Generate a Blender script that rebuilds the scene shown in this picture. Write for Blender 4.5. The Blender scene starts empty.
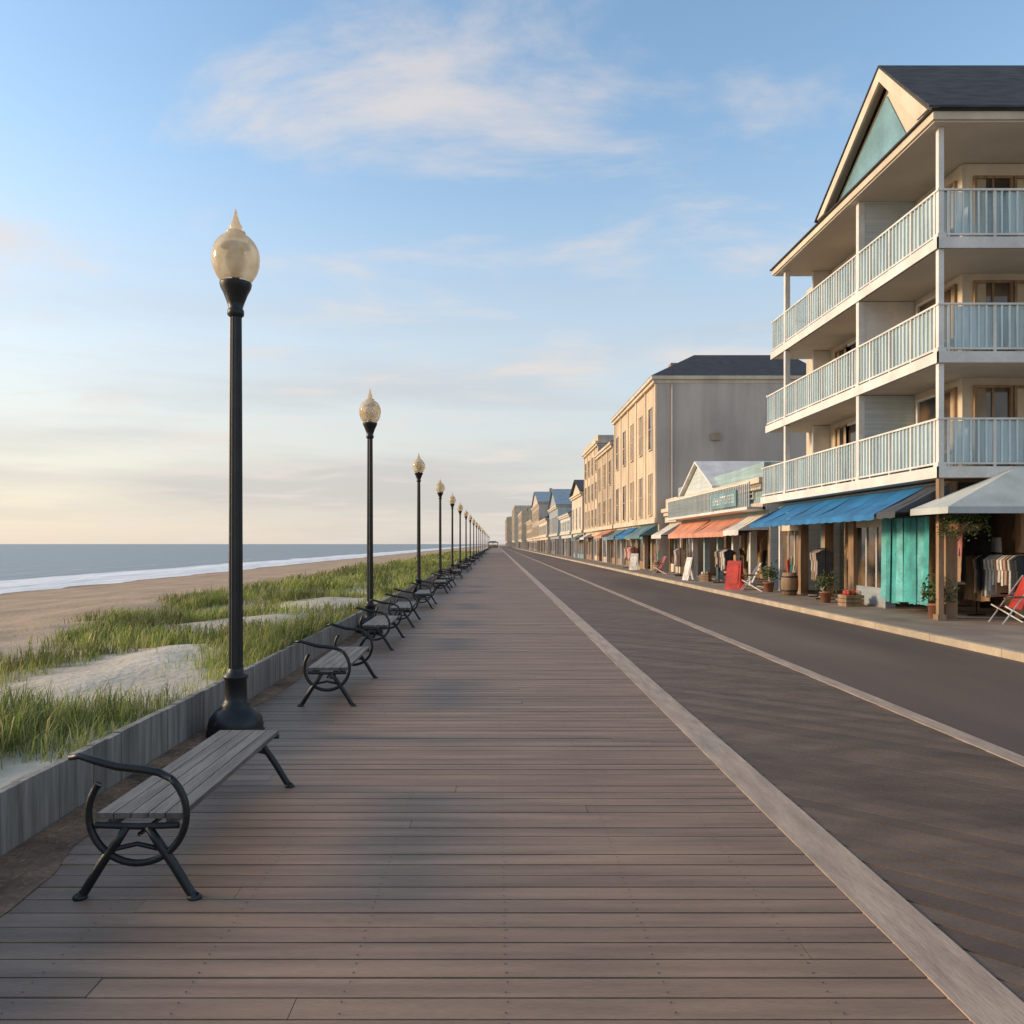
import bpy, math, random
import numpy as np
from mathutils import Vector, noise
random.seed(7); np.random.seed(7)
R=random.uniform
scene=bpy.context.scene
# ---------------------------------------------------------------- materials
def mk(name):
    m=bpy.data.materials.new(name); m.use_nodes=True
    nt=m.node_tree; return m,nt,nt.nodes['Principled BSDF']
def N(nt,t,**k):
    n=nt.nodes.new(t)
    for a,b in k.items(): setattr(n,a,b)
    return n
def surf(name,col,rough=.7,var=.18,scale=3.,bump=.15,bscale=40.,stretch=(1,1,1),island=0.,metal=0.,dirt=0.,col2=None):
    """noise-varied surface: large blotches + fine grain + optional per-board variation"""
    m,nt,b=mk(name); L=nt.links.new
    tc=N(nt,'ShaderNodeTexCoord'); mp=N(nt,'ShaderNodeMapping'); mp.inputs['Scale'].default_value=stretch
    L(tc.outputs['Object'],mp.inputs['Vector'])
    n1=N(nt,'ShaderNodeTexNoise'); n1.inputs['Scale'].default_value=scale; n1.inputs['Detail'].default_value=4
    n2=N(nt,'ShaderNodeTexNoise'); n2.inputs['Scale'].default_value=bscale; n2.inputs['Detail'].default_value=4
    L(mp.outputs[0],n1.inputs['Vector']); L(mp.outputs[0],n2.inputs['Vector'])
    c=col; d=col2 or tuple(v*(1-2.2*var) for v in c); l=tuple(min(1,v*(1+var)) for v in c)
    r=N(nt,'ShaderNodeValToRGB'); r.color_ramp.elements[0].position=.3; r.color_ramp.elements[1].position=.7
    r.color_ramp.elements[0].color=(*d,1); r.color_ramp.elements[1].color=(*l,1)
    L(n1.outputs['Fac'],r.inputs['Fac'])
    last=r.outputs['Color']
    mm=N(nt,'ShaderNodeMapRange'); mm.inputs['From Min'].default_value=.3; mm.inputs['From Max'].default_value=.7
    mm.inputs['To Min'].default_value=1-var; mm.inputs['To Max'].default_value=1+var*.6
    L(n2.outputs['Fac'],mm.inputs['Value'])
    v=mm.outputs[0]
    if island>0:
        g=N(nt,'ShaderNodeNewGeometry'); m2=N(nt,'ShaderNodeMapRange')
        m2.inputs['To Min'].default_value=1-island; m2.inputs['To Max'].default_value=1+island
        L(g.outputs['Random Per Island'],m2.inputs['Value'])
        mu=N(nt,'ShaderNodeMath',operation='MULTIPLY'); L(v,mu.inputs[0]); L(m2.outputs[0],mu.inputs[1]); v=mu.outputs[0]
    if dirt>0:   # rain streaks: noise stretched vertically
        m3=N(nt,'ShaderNodeMapping'); m3.inputs['Scale'].default_value=(1.3,1.3,.12); L(tc.outputs['Object'],m3.inputs['Vector'])
        n3=N(nt,'ShaderNodeTexNoise'); n3.inputs['Scale'].default_value=1.5; n3.inputs['Detail'].default_value=6; L(m3.outputs[0],n3.inputs['Vector'])
        m4=N(nt,'ShaderNodeMapRange'); m4.inputs['From Min'].default_value=.35; m4.inputs['From Max'].default_value=.6; m4.inputs['To Min'].default_value=1-dirt; m4.inputs['To Max'].default_value=1
        L(n3.outputs['Fac'],m4.inputs['Value'])
        mu=N(nt,'ShaderNodeMath',operation='MULTIPLY'); L(v,mu.inputs[0]); L(m4.outputs[0],mu.inputs[1]); v=mu.outputs[0]
    hs=N(nt,'ShaderNodeHueSaturation'); L(last,hs.inputs['Color']); L(v,hs.inputs['Value'])
    L(hs.outputs[0],b.inputs['Base Color'])
    b.inputs['Roughness'].default_value=rough; b.inputs['Metallic'].default_value=metal
    if bump:
        bp=N(nt,'ShaderNodeBump'); bp.inputs['Strength'].default_value=bump; bp.inputs['Distance'].default_value=.01
        L(n2.outputs['Fac'],bp.inputs['Height']); L(bp.outputs[0],b.inputs['Normal'])
    return m
M={}
M['plank']=surf('boardwalk_wood',(.26,.165,.110),.6,.15,.45,.35,9,(2,22,2),.12)
M['plank2']=surf('dark_boardwalk_wood',(.125,.081,.055),.62,.16,.5,.3,9,(4,8,2),.24)
M['strip']=surf('pale_strip_paint',(.41,.30,.22),.6,.14,2,.25,14,(6,1,1),.05)
M['asph']=surf('brown_asphalt',(.125,.084,.060),.75,.18,.35,.3,60,(1.2,.3,1))
M['walk']=surf('sidewalk_concrete',(.28,.215,.16),.8,.14,1,.2,30,island=.08)
M['kerb']=surf('kerb_concrete',(.46,.37,.26),.8,.12,2,.2,30,island=.08)
M['fence']=surf('weathered_wood',(.25,.225,.195),.8,.2,1.5,.5,5,(9,9,.7),.13)
M['iron']=surf('black_iron',(.020,.020,.021),.42,.2,5,.15,60,metal=.3)
M['slat']=surf('grey_bench_wood',(.135,.120,.105),.6,.2,2,.35,14,(12,1,6),.16)
M['white']=surf('white_paint',(.74,.70,.64),.55,.08,1.5,.05,20,dirt=.10)
M['cream']=surf('cream_stucco',(.68,.57,.43),.8,.08,.8,.2,40,dirt=.15)
M['beige']=surf('beige_stucco',(.66,.51,.35),.85,.1,.5,.25,40,dirt=.2)
M['greyst_shade']=surf('grey_and_shaded_stucco',(.58,.49,.41),.9,.09,.25,.2,30,dirt=.14)  # beige building's south-side shade put into the colour; plain grey on other walls
M['tan']=surf('tan_stucco',(.50,.38,.26),.85,.12,.5,.2,30,dirt=.2)
M['brown']=surf('brown_brick',(.36,.25,.17),.85,.14,.6,.2,30,dirt=.2)
M['soff']=surf('soffit_board',(.60,.53,.43),.8,.05,1,.05,20)
M['turq']=surf('turquoise_siding',(.32,.44,.44),.7,.1,.8,.2,3,(.5,.5,18),dirt=.15)
M['turqp']=surf('turquoise_paint',(.17,.32,.36),.65,.12,1,.1,12,dirt=.15)
M['pale']=surf('pale_blue_siding',(.56,.60,.58),.7,.08,.8,.2,3,(.5,.5,18),dirt=.12)
M['rail']=surf('pale_railing_paint',(.66,.74,.74),.5,.06,1,.05,10)
M['bluewall']=surf('blue_grey_siding',(.32,.35,.36),.7,.08,.8,.2,3,(.5,.5,18),dirt=.15)
M['roof']=surf('dark_shingle',(.05,.052,.06),.85,.22,1.5,.5,14,(1.5,5,5))
M['roofb']=surf('blue_metal_roof',(.20,.27,.32),.6,.12,1,.2,8)
M['awnb']=surf('blue_canvas',(.02,.17,.38),.75,.14,1.2,.2,30,dirt=.2)
M['awno']=surf('salmon_canvas',(.66,.29,.18),.8,.12,1.2,.2,30,dirt=.2)
M['awng']=surf('pale_grey_canvas',(.52,.55,.51),.8,.08,1.2,.2,30,dirt=.15)
M['awnd']=surf('dark_canvas',(.06,.065,.075),.8,.1,1.2,.2,30)
M['awnt']=surf('teal_canvas',(.12,.22,.25),.8,.12,1.2,.2,30,dirt=.2)
M['awnw']=surf('white_canvas',(.65,.61,.54),.8,.08,1.2,.2,30,dirt=.15)
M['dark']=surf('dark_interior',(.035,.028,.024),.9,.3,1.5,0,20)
M['shopw']=surf('shop_back_wall',(.36,.22,.12),.8,.35,1.6,0,8)
M['timber']=surf('warm_timber',(.34,.21,.115),.7,.2,1,.2,10,(6,6,1))
M['straw']=surf('dry_straw',(.34,.25,.14),.9,.2,1,0,10,island=.5)
M['curt']=surf('drawn_curtain',(.55,.43,.28),.85,.2,1,0,6,(1,10,.3))
for k,c in dict(red=(.5,.04,.03),teal=(.05,.34,.33),lteal=(.12,.42,.42),wht=(.7,.66,.6),org=(.6,.22,.07),yel=(.6,.42,.12),blu=(.06,.13,.30),pnk=(.5,.2,.2),blk=(.03,.03,.035),skin=(.4,.26,.18),grn=(.06,.16,.05)).items():
    M[k]=surf('goods_'+k,c,.7,.18,3,.1,20,island=.15)
M['leaf']=surf('leaf_green',(.07,.12,.03),.6,.3,3,0,20,island=.35)
M['terra']=surf('terracotta',(.3,.13,.07),.8,.1,3,.1,20)
def glassdark():
    m,nt,b=mk('window_glass'); L=nt.links.new
    tc=N(nt,'ShaderNodeTexCoord'); n=N(nt,'ShaderNodeTexNoise'); n.inputs['Scale'].default_value=.8
    L(tc.outputs['Object'],n.inputs['Vector'])
    r=N(nt,'ShaderNodeValToRGB'); r.color_ramp.elements[0].position=.4; r.color_ramp.elements[0].color=(.02,.022,.025,1)
    r.color_ramp.elements[1].position=.62; r.color_ramp.elements[1].color=(.19,.12,.06,1)  # warm blotches in the base colour stand in for lit rooms and reflections
    L(n.outputs['Fac'],r.inputs['Fac']); L(r.outputs[0],b.inputs['Base Color']); b.inputs['Roughness'].default_value=.06
    b.inputs['Specular IOR Level'].default_value=.8
    return m
M['glass']=glassdark()
def railglass():
    m,nt,b=mk('railing_glass'); L=nt.links.new; out=nt.nodes['Material Output']
    b.inputs['Base Color'].default_value=(.62,.73,.74,1); b.inputs['Roughness'].default_value=.25
    tr=N(nt,'ShaderNodeBsdfTransparent'); tr.inputs[0].default_value=(.88,.95,.96,1)
    mx=N(nt,'ShaderNodeMixShader'); n=N(nt,'ShaderNodeTexNoise'); n.inputs['Scale'].default_value=1.
    tc=N(nt,'ShaderNodeTexCoord'); mp=N(nt,'ShaderNodeMapping'); mp.inputs['Scale'].default_value=(3,3,.3)
    L(tc.outputs['Object'],mp.inputs[0]); L(mp.outputs[0],n.inputs['Vector'])
    mr=N(nt,'ShaderNodeMapRange'); mr.inputs['From Min'].default_value=.3; mr.inputs['From Max'].default_value=.7
    mr.inputs['To Min'].default_value=.15; mr.inputs['To Max'].default_value=.85
    L(n.outputs['Fac'],mr.inputs[0]); L(mr.outputs[0],mx.inputs[0]); L(tr.outputs[0],mx.inputs[1]); L(b.outputs[0],mx.inputs[2]); L(mx.outputs[0],out.inputs['Surface'])
    return m
M['rglass']=railglass()
def globe():
    m,nt,b=mk('lamp_globe_glass'); L=nt.links.new; out=nt.nodes['Material Output']
    b.inputs['Roughness'].default_value=.08
    b.inputs['Transmission Weight'].default_value=.45; b.inputs['IOR'].default_value=1.3
    tc=N(nt,'ShaderNodeTexCoord'); n=N(nt,'ShaderNodeTexNoise'); n.inputs['Scale'].default_value=5; n.inputs['Detail'].default_value=3
    L(tc.outputs['Object'],n.inputs['Vector']); r=N(nt,'ShaderNodeValToRGB')
    r.color_ramp.elements[0].color=(.68,.49,.29,1); r.color_ramp.elements[1].color=(.98,.89,.70,1)
    r.color_ramp.elements[0].position=.35; r.color_ramp.elements[1].position=.58
    L(n.outputs['Fac'],r.inputs[0]); L(r.outputs[0],b.inputs['Base Color'])
    t=N(nt,'ShaderNodeBsdfTranslucent'); L(r.outputs[0],t.inputs[0]); mx=N(nt,'ShaderNodeMixShader'); mx.inputs[0].default_value=.4
    L(b.outputs[0],mx.inputs[1]); L(t.outputs[0],mx.inputs[2]); L(mx.outputs[0],out.inputs['Surface'])
    return m
M['globe']=globe()
def grassmat():
    m,nt,b=mk('grass_blades'); L=nt.links.new; out=nt.nodes['Material Output']
    g=N(nt,'ShaderNodeNewGeometry'); r=N(nt,'ShaderNodeValToRGB'); e=r.color_ramp.elements
    e[0].color=(.10,.14,.03,1); e[1].color=(.50,.40,.19,1); e[1].position=1
    a=e.new(.4); a.color=(.25,.30,.06,1); a=e.new(.8); a.color=(.38,.39,.12,1)
    L(g.outputs['Random Per Island'],r.inputs[0])
    tc=N(nt,'ShaderNodeTexCoord'); n=N(nt,'ShaderNodeTexNoise'); n.inputs['Scale'].default_value=.7
    L(tc.outputs['Object'],n.inputs['Vector'])
    mr=N(nt,'ShaderNodeMapRange'); mr.inputs['From Min'].default_value=.38; mr.inputs['From Max'].default_value=.62; mr.inputs['To Min'].default_value=.5; mr.inputs['To Max'].default_value=1.3
    L(n.outputs['Fac'],mr.inputs[0]); hs=N(nt,'ShaderNodeHueSaturation'); L(r.outputs[0],hs.inputs['Color']); L(mr.outputs[0],hs.inputs['Value'])
    L(hs.outputs[0],b.inputs['Base Color']); b.inputs['Roughness'].default_value=.6
    t=N(nt,'ShaderNodeBsdfTranslucent'); L(hs.outputs[0],t.inputs[0]); mx=N(nt,'ShaderNodeMixShader'); mx.inputs[0].default_value=.45
    L(b.outputs[0],mx.inputs[1]); L(t.outputs[0],mx.inputs[2]); L(mx.outputs[0],out.inputs['Surface'])
    return m
M['grass']=grassmat()
def sandmat():
    m,nt,b=mk('beach_sand'); L=nt.links.new
    tc=N(nt,'ShaderNodeTexCoord'); s=N(nt,'ShaderNodeSeparateXYZ'); L(tc.outputs['Object'],s.inputs[0])
    n=N(nt,'ShaderNodeTexNoise'); n.inputs['Scale'].default_value=.6; n.inputs['Detail'].default_value=8; L(tc.outputs['Object'],n.inputs['Vector'])
    n2=N(nt,'ShaderNodeTexNoise'); n2.inputs['Scale'].default_value=9; n2.inputs['Detail'].default_value=7; L(tc.outputs['Object'],n2.inputs['Vector'])
    r=N(nt,'ShaderNodeValToRGB'); e=r.color_ramp.elements
    mr=N(nt,'ShaderNodeMapRange'); mr.inputs['From Min'].default_value=-32; mr.inputs['From Max'].default_value=-3
    L(s.outputs[0],mr.inputs[0]); L(mr.outputs[0],r.inputs[0])
    e[0].color=(.13,.10,.08,1); e[0].position=.05; e[1].color=(.60,.51,.39,1); e[1].position=.95
    a=e.new(.17); a.color=(.20,.14,.10,1); a=e.new(.26); a.color=(.42,.28,.17,1); a=e.new(.80); a.color=(.45,.31,.19,1)
    m3=N(nt,'ShaderNodeMapRange'); m3.inputs['From Min'].default_value=.3; m3.inputs['From Max'].default_value=.7; m3.inputs['To Min'].default_value=.68; m3.inputs['To Max'].default_value=1.12
    L(n.outputs['Fac'],m3.inputs[0]); hs=N(nt,'ShaderNodeHueSaturation'); L(r.outputs[0],hs.inputs['Color']); L(m3.outputs[0],hs.inputs['Value'])
    L(hs.outputs[0],b.inputs['Base Color']); b.inputs['Roughness'].default_value=.9
    ad=N(nt,'ShaderNodeMath',operation='MULTIPLY_ADD'); ad.inputs[1].default_value=3; L(n.outputs['Fac'],ad.inputs[0]); L(n2.outputs['Fac'],ad.inputs[2])
    bp=N(nt,'ShaderNodeBump'); bp.inputs['Strength'].default_value=.5; bp.inputs['Distance'].default_value=.07; L(ad.outputs[0],bp.inputs['Height']); L(bp.outputs[0],b.inputs['Normal'])
    return m
M['sand']=sandmat()
def seamat():
    m,nt,b=mk('sea_water'); L=nt.links.new
    tc=N(nt,'ShaderNodeTexCoord'); s=N(nt,'ShaderNodeSeparateXYZ'); L(tc.outputs['Object'],s.inputs[0])
    mp=N(nt,'ShaderNodeMapping'); mp.inputs['Scale'].default_value=(.5,.12,1); L(tc.outputs['Object'],mp.inputs[0])
    n=N(nt,'ShaderNodeTexNoise'); n.inputs['Scale'].default_value=1.; n.inputs['Detail'].default_value=8; L(mp.outputs[0],n.inputs['Vector'])
    n3=N(nt,'ShaderNodeTexNoise'); n3.inputs['Scale'].default_value=.06; n3.inputs['Detail'].default_value=4; L(tc.outputs['Object'],n3.inputs['Vector'])
    ma=N(nt,'ShaderNodeMath',operation='MULTIPLY_ADD'); ma.inputs[1].default_value=7; L(n3.outputs['Fac'],ma.inputs[0]); L(s.outputs[0],ma.inputs[2])
    mb=N(nt,'ShaderNodeMath',operation='MULTIPLY_ADD'); mb.inputs[1].default_value=3; L(n.outputs['Fac'],mb.inputs[0]); L(ma.outputs[0],mb.inputs[2])
    mr=N(nt,'ShaderNodeMapRange'); mr.inputs['From Min'].default_value=-45; mr.inputs['From Max'].default_value=-20; L(mb.outputs[0],mr.inputs[0])
    r=N(nt,'ShaderNodeValToRGB'); e=r.color_ramp.elements; r.color_ramp.interpolation='LINEAR'
    e[0].position=0; e[0].color=(0,0,0,1); e[1].position=1; e[1].color=(1,1,1,1)
    for p,v in ((.22,0),(.25,.45),(.28,.05),(.50,0.05),(.56,.95),(.70,1),(.78,.8)):
        a=e.new(p); a.color=(v,v,v,1)
    L(mr.outputs[0],r.inputs[0])
    mx=N(nt,'ShaderNodeMix',data_type='RGBA'); mx.inputs[6].default_value=(.09,.115,.135,1); mx.inputs[7].default_value=(.85,.83,.8,1)
    L(r.outputs[0],mx.inputs[0]); L(mx.outputs[2],b.inputs['Base Color'])
    rr=N(nt,'ShaderNodeMapRange'); rr.inputs['To Min'].default_value=.32; rr.inputs['To Max'].default_value=.8; L(r.outputs[0],rr.inputs[0]); L(rr.outputs[0],b.inputs['Roughness'])
    bp=N(nt,'ShaderNodeBump'); bp.inputs['Strength'].default_value=1; bp.inputs['Distance'].default_value=.5; L(n.outputs['Fac'],bp.inputs['Height']); L(bp.outputs[0],b.inputs['Normal'])
    return m
M['sea']=seamat()
# ---------------------------------------------------------------- mesh helpers
class P:
    """mesh part accumulator with several material slots"""
    def __init__(s): s.v=[];s.f=[];s.mi=[];s.mats=[];s.sm=[]
    def m(s,k):
        if k not in s.mats: s.mats.append(k)
        return s.mats.index(k)
    def add(s,vs,fs,k,smooth=False):
        o=len(s.v); s.v+=[tuple(v) for v in vs]; i=s.m(k)
        for f in fs: s.f.append([o+a for a in f]); s.mi.append(i); s.sm.append(smooth)
    def box(s,x0,x1,y0,y1,z0,z1,k):
        s.add([(x0,y0,z0),(x1,y0,z0),(x1,y1,z0),(x0,y1,z0),(x0,y0,z1),(x1,y0,z1),(x1,y1,z1),(x0,y1,z1)],
              [(0,3,2,1),(4,5,6,7),(0,1,5,4),(1,2,6,5),(2,3,7,6),(3,0,4,7)],k)
    def prism(s,pts,d,k):
        """extrude polygon pts by vector d"""
        n=len(pts); d=Vector(d); p=[Vector(q) for q in pts]
        s.add(p+[q+d for q in p],[tuple(range(n))[::-1],tuple(range(n,2*n))]+[(i,(i+1)%n,n+(i+1)%n,n+i) for i in range(n)],k)
    def lathe(s,prof,c,k,seg=24,smooth=True):
        vs=[];fs=[]
        for r,z in prof:
            for i in range(seg):
                a=2*math.pi*i/seg; vs.append((c[0]+r*math.cos(a),c[1]+r*math.sin(a),c[2]+z))
        for j in range(len(prof)-1):
            for i in range(seg):
                a=j*seg+i;b=j*seg+(i+1)%seg; fs.append((a,b,b+seg,a+seg))
        s.add(vs,fs,k,smooth)
    def tube(s,pts,r,k,seg=8,closed=False):
        pts=[Vector(p) for p in pts]; n=len(pts); vs=[];fs=[]
        rs=r if isinstance(r,(list,tuple)) else [r]*n
        for i,p in enumerate(pts):
            if closed: t=pts[(i+1)%n]-pts[i-1]
            else: t=pts[min(i+1,n-1)]-pts[max(i-1,0)]
            t.normalize(); u=t.cross(Vector((0,1,0)))
            if u.length<.1: u=t.cross(Vector((1,0,0)))
            u.normalize(); w=t.cross(u)
            for j in range(seg):
                a=2*math.pi*j/seg; vs.append(p+(u*math.cos(a)+w*math.sin(a))*rs[i])
        for i in range(n if closed else n-1):
            for j in range(seg):
                a=i*seg+j;b=i*seg+(j+1)%seg;c=((i+1)%n)*seg+j;d=((i+1)%n)*seg+(j+1)%seg
                fs.append((a,b,d,c))
        if not closed: fs+= [tuple(range(seg)),tuple(range((n-1)*seg,n*seg))]
        s.add(vs,fs,k,True)
    def mesh(s,name):
        me=bpy.data.meshes.new(name); me.from_pydata(s.v,[],s.f)
        for k in s.mats: me.materials.append(M[k])
        me.polygons.foreach_set('material_index',s.mi); me.polygons.foreach_set('use_smooth',s.sm); me.update()
        return me
def obj(name,me,parent=None,loc=None,rz=0):
    o=bpy.data.objects.new(name,me); scene.collection.objects.link(o)
    if parent: o.parent=parent
    if loc: o.location=loc
    o.rotation_euler[2]=rz
    return o
class G:
    """empty with named parts"""
    def __init__(s,name): s.name=name; s.p={}
    def __getitem__(s,k):
        if k not in s.p: s.p[k]=P()
        return s.p[k]
    def done(s):
        e=obj(s.name,None)
        for k,p in s.p.items():
            if p.v: obj(k,p.mesh(s.name+'_'+k),e)
        return e
# ---------------------------------------------------------------- ground + sea
def gh(x,y):
    if x>-2.69: return -.06
    d=-x-2.7
    h=.20-.02*d
    n=noise.noise((x*.35,y*.3,0))*.22*min(1,d*.6)+noise.noise((x*1.3,y*1.1,3))*.05*min(1,d)
    if d>6: h-=(d-6)*.040; n*=max(.25,1-(d-6)*.1)
    if d>25: h-= (d-25)*.09
    return max(h+n,-3)
xs=[-20000,-3000,-400,-90,-45]+list(np.arange(-36,-10,.8))+list(np.arange(-10,-2.75,.15))+[-2.70,-2.66,2,8,20,80,400,3000,20000]
ys=[-60,-10,0]+list(np.arange(1,30,.2))+list(np.arange(30,80,1))+list(np.arange(80,300,6))+[320,400,600,1000,2500,6000,20000]
p=P(); vs=[(float(x),float(y),gh(x,y)) for y in ys for x in xs]; nx=len(xs)
p.add(vs,[(j*nx+i,j*nx+i+1,(j+1)*nx+i+1,(j+1)*nx+i) for j in range(len(ys)-1) for i in range(nx-1)],'sand',True)
obj('ground',p.mesh('ground'))
p=P(); p.add([(-20000,-200,-1.0),(-25,-200,-1.0),(-25,20000,-1.0),(-20000,20000,-1.0)],[(0,1,2,3)],'sea'); obj('sea',p.mesh('sea'))
# ---------------------------------------------------------------- boardwalk
SX=1.69
p=P(); y=-1.
while y<160:
    w=.138
    cuts=[-2.60]+sorted([R(-2.2,1.4) for _ in range(random.choice((0,0,1)))])+[SX]
    for a,b in zip(cuts[:-1],cuts[1:]):
        p.box(a+.001,b-.002,y,y+w-.010,-.04,R(-.002,.002),'plank')
    if 1.5<y<9:
        for jx in np.arange(-2.4,1.65,.61):
            for dy in (.03,.098):
                cx=jx+R(-.006,.006); cy=y+dy+R(-.004,.004)
                p.add([(cx+.0045*math.cos(t),cy+.0045*math.sin(t),.0032) for t in np.arange(0,6.2,1.05)],[(0,1,2,3,4,5)],'iron')
    y+=w
p.box(-2.6,SX,160,900,-.04,0,'plank')
obj('boardwalk',p.mesh('boardwalk'))
p=P(); y=-4.; a,b=1.955,4.02; st=.23
while y<165:
    dz=R(-.002,.002); yy=y+(b-a)*.9
    p.prism([(a,yy,-.04),(b,y,-.04),(b,y+st-.024,-.04),(a,yy+st-.024,-.04)],(0,0,.04+dz),'plank2'); y+=st
p.box(a,b,168,900,-.04,0,'plank2')
obj('boardwalk_lane',p.mesh('boardwalk_lane'))
p=P()
y=-2
while y<900:
    l=4.8 if y<200 else 100
    p.box(SX+.003,1.95,y,y+l-.004,-.04,.006,'strip'); p.box(4.03,4.21,y,y+l-.004,-.04,.006,'strip'); y+=l
obj('lane_marking',p.mesh('lane_marking'))
p=P(); p.box(4.215,7.58,-5,900,-.05,0,'asph'); obj('road',p.mesh('road'))
p=P(); y=-4
while y<160:
    p.box(7.72,8.62,y,y+1.49,-.04,.12+R(-.002,.002),'walk'); p.box(8.63,30,y,y+1.49,-.04,.12,'walk'); y+=1.5
p.box(7.72,30,160,900,-.04,.12,'walk'); obj('sidewalk',p.mesh('sidewalk'))
p=P(); y=-4
while y<300: p.box(7.583,7.717,y,y+1.99,-.04,.125,'kerb'); y+=2
obj('kerb',p.mesh('kerb'))
p=P(); vs=[];fs=[];n=900
for i in range(n):
    yy=1+i*.05; e=-2.42+noise.noise((yy*.9,1,1))*.14+noise.noise((yy*3,1,1))*.03+max(0,(5.5-yy))*.06
    if 5.5<yy: e-=.05
    vs+=[(-2.66,yy,.02),((e-2.66)/2,yy,.012),(e,yy,.0045)]
fs=[(i*3+j,i*3+j+1,i*3+j+4,i*3+j+3) for i in range(n-1) for j in (0,1)]
M['litter']=surf('sandy_litter',(.25,.145,.085),.95,.3,3,.8,30)
p.add(vs,fs,'litter')
for i in range(1500):
    yy=R(1.5,9); x=-2.62+abs(random.gauss(0,.2)); a=R(0,3.14); l=R(.01,.035); z=.024 if x<-2.3 else .006
    dx,dy=math.cos(a)*l,math.sin(a)*l; w=.0012
    p.add([(x-dx,yy-dy,z),(x+dx,yy+dy,z+R(0,.003)),(x+dx+w*2,yy+dy+w,z),(x-dx+w,yy-dy+w*2,z)],[(0,1,2,3)],'straw')
obj('sand_drift',p.mesh('sand_drift'))
# ---------------------------------------------------------------- retaining wall of tight boards
p=P(); y=.5
while y<130:
    w=.20+R(-.012,.012); t=R(0,.01)
    p.box(-2.72-t,-2.668+R(-.003,.003),y,y+w-.004,-.05,.36+R(-.005,.005),'fence'); y+=w
p.box(-2.72,-2.665,130,600,-.05,.36,'fence')
obj('wooden_retaining_wall',p.mesh('wooden_retaining_wall'))
# ---------------------------------------------------------------- grass
def blades(n,x0,x1,y0,y1,h0,h1,thr,wid,xl=None):
    V=[];F=[];c=0
    rng=np.random.rand(n,6)
    for r in rng:
        x=x0+(x1-x0)*r[0]; y=y0+(y1-y0)*r[1]
        dens=noise.noise((x*.55+5,y*.38,7))+.5*noise.noise((x*1.7,y*1.5,2))+.5*noise.noise((x*4.5,y*4.5,9))
        edge=-7.9+noise.noise((y*.12,3,3))*1.6+noise.noise((y*.7,x*.7,3))*.8
        if x<edge: dens-=(edge-x)*.7
        for cx,cy,sx,sy in ((-4.25,8.0,1.1,.8),(-3.2,4.6,.35,.6),(-4.6,15.2,1.2,.9),(-3.6,20,.7,2),(-6.6,11.5,1.2,.8),(-6.5,19,1.3,1.6)):
            dens-=1.2*math.exp(-((x-cx)/sx)**2-((y-cy)/sy)**2)
        if dens<thr+ (r[2]-.5)*.6: continue
        z=gh(x,y)-.01; h=(h0+(h1-h0)*r[3]**1.5)*(1+.8*max(-.5,min(.7,dens)))
        a=r[4]*6.283; ln=h*(.25+.75*r[5]); w=wid*(.7+.6*r[2])
        dx,dy=math.cos(a),math.sin(a); dx+=.25; px,py=-dy*w,dx*w
        V+=[(x-px,y-py,z),(x+px,y+py,z),(x+dx*ln*.3-px*.8,y+dy*ln*.3-py*.8,z+h*.6),(x+dx*ln*.3+px*.8,y+dy*ln*.3+py*.8,z+h*.6),(x+dx*ln,y+dy*ln,z+h*(.95-.3*r[5]))]
        F+=[(c,c+1,c+3,c+2),(c+2,c+3,c+4)]; c+=5
    return V,F
p=P()
for a in ((54000,-7.5,-2.76,3.2,11,.10,.38,-.16,.004),(62000,-10.,-2.76,11,24,.12,.40,-.13,.008),(34000,-10.5,-2.76,24,60,.18,.46,-.10,.02),(9000,-11,-2.76,60,140,.25,.5,-.1,.05)):
    V,F=blades(*a); p.add(V,F,'grass')
obj('beach_grass',p.mesh('beach_grass'))
# ---------------------------------------------------------------- lamps
def lamp_mesh():
    p=P(); c=(0,0,0)
    p.lathe([(0,0),(.25,0),(.25,.05),(.235,.075),(.24,.10),(.225,.16),(.17,.23),(.125,.26),(.13,.28),(.105,.30),(.098,.34),(.094,.50),(.108,.515),(.108,.54),(.075,.56),(.07,.58),(.062,.60)],c,'iron',32)
    seg=24;vs=[];fs=[]
    for j,(r,z) in enumerate(((.062,.59),(.060,1.5),(.056,2.8),(.052,3.72))):
        for i in range(seg):
            a=2*math.pi*i/seg; q=r*(1 if i%2 else .86); vs.append((q*math.cos(a),q*math.sin(a),z))
    for j in range(3):
        for i in range(seg): a=j*seg+i;b=j*seg+(i+1)%seg; fs.append((a,b,b+seg,a+seg))
    p.add(vs,fs,'iron')
    p.lathe([(.05,3.71),(.072,3.73),(.072,3.77),(.06,3.79),(.075,3.84),(.105,3.92),(.13,3.97),(.138,4.0),(.138,4.015),(.0,4.015)],c,'iron',28)
    prof=[]
    for i in range(0,31):
        a=math.radians(38+(163-38)*i/30); prof.append((.208*math.sin(a),4.235-.228*math.cos(a)*(1.15 if a<math.pi/2 else 1)))
    p.lathe(prof,c,'globe',40)
    zt=prof[-1][1]
    p.lathe([(.06,zt-.004),(.085,zt+.004),(.085,zt+.014),(.05,zt+.022),(.05,zt+.05),(.058,zt+.062),(.048,zt+.075),(.030,zt+.12),(.014,zt+.18),(.0,zt+.235)],c,'globe',20)
    p.lathe([(0,4.03),(.035,4.03),(.03,4.12),(.055,4.15),(.07,4.22),(.05,4.29),(0,4.31)],c,'curt',14)
    p.lathe([(0,4.33),(.10,4.31),(.08,4.34),(0,4.36)],c,'iron',14)
    return p.mesh('street_lamp')
lm=lamp_mesh()
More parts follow.
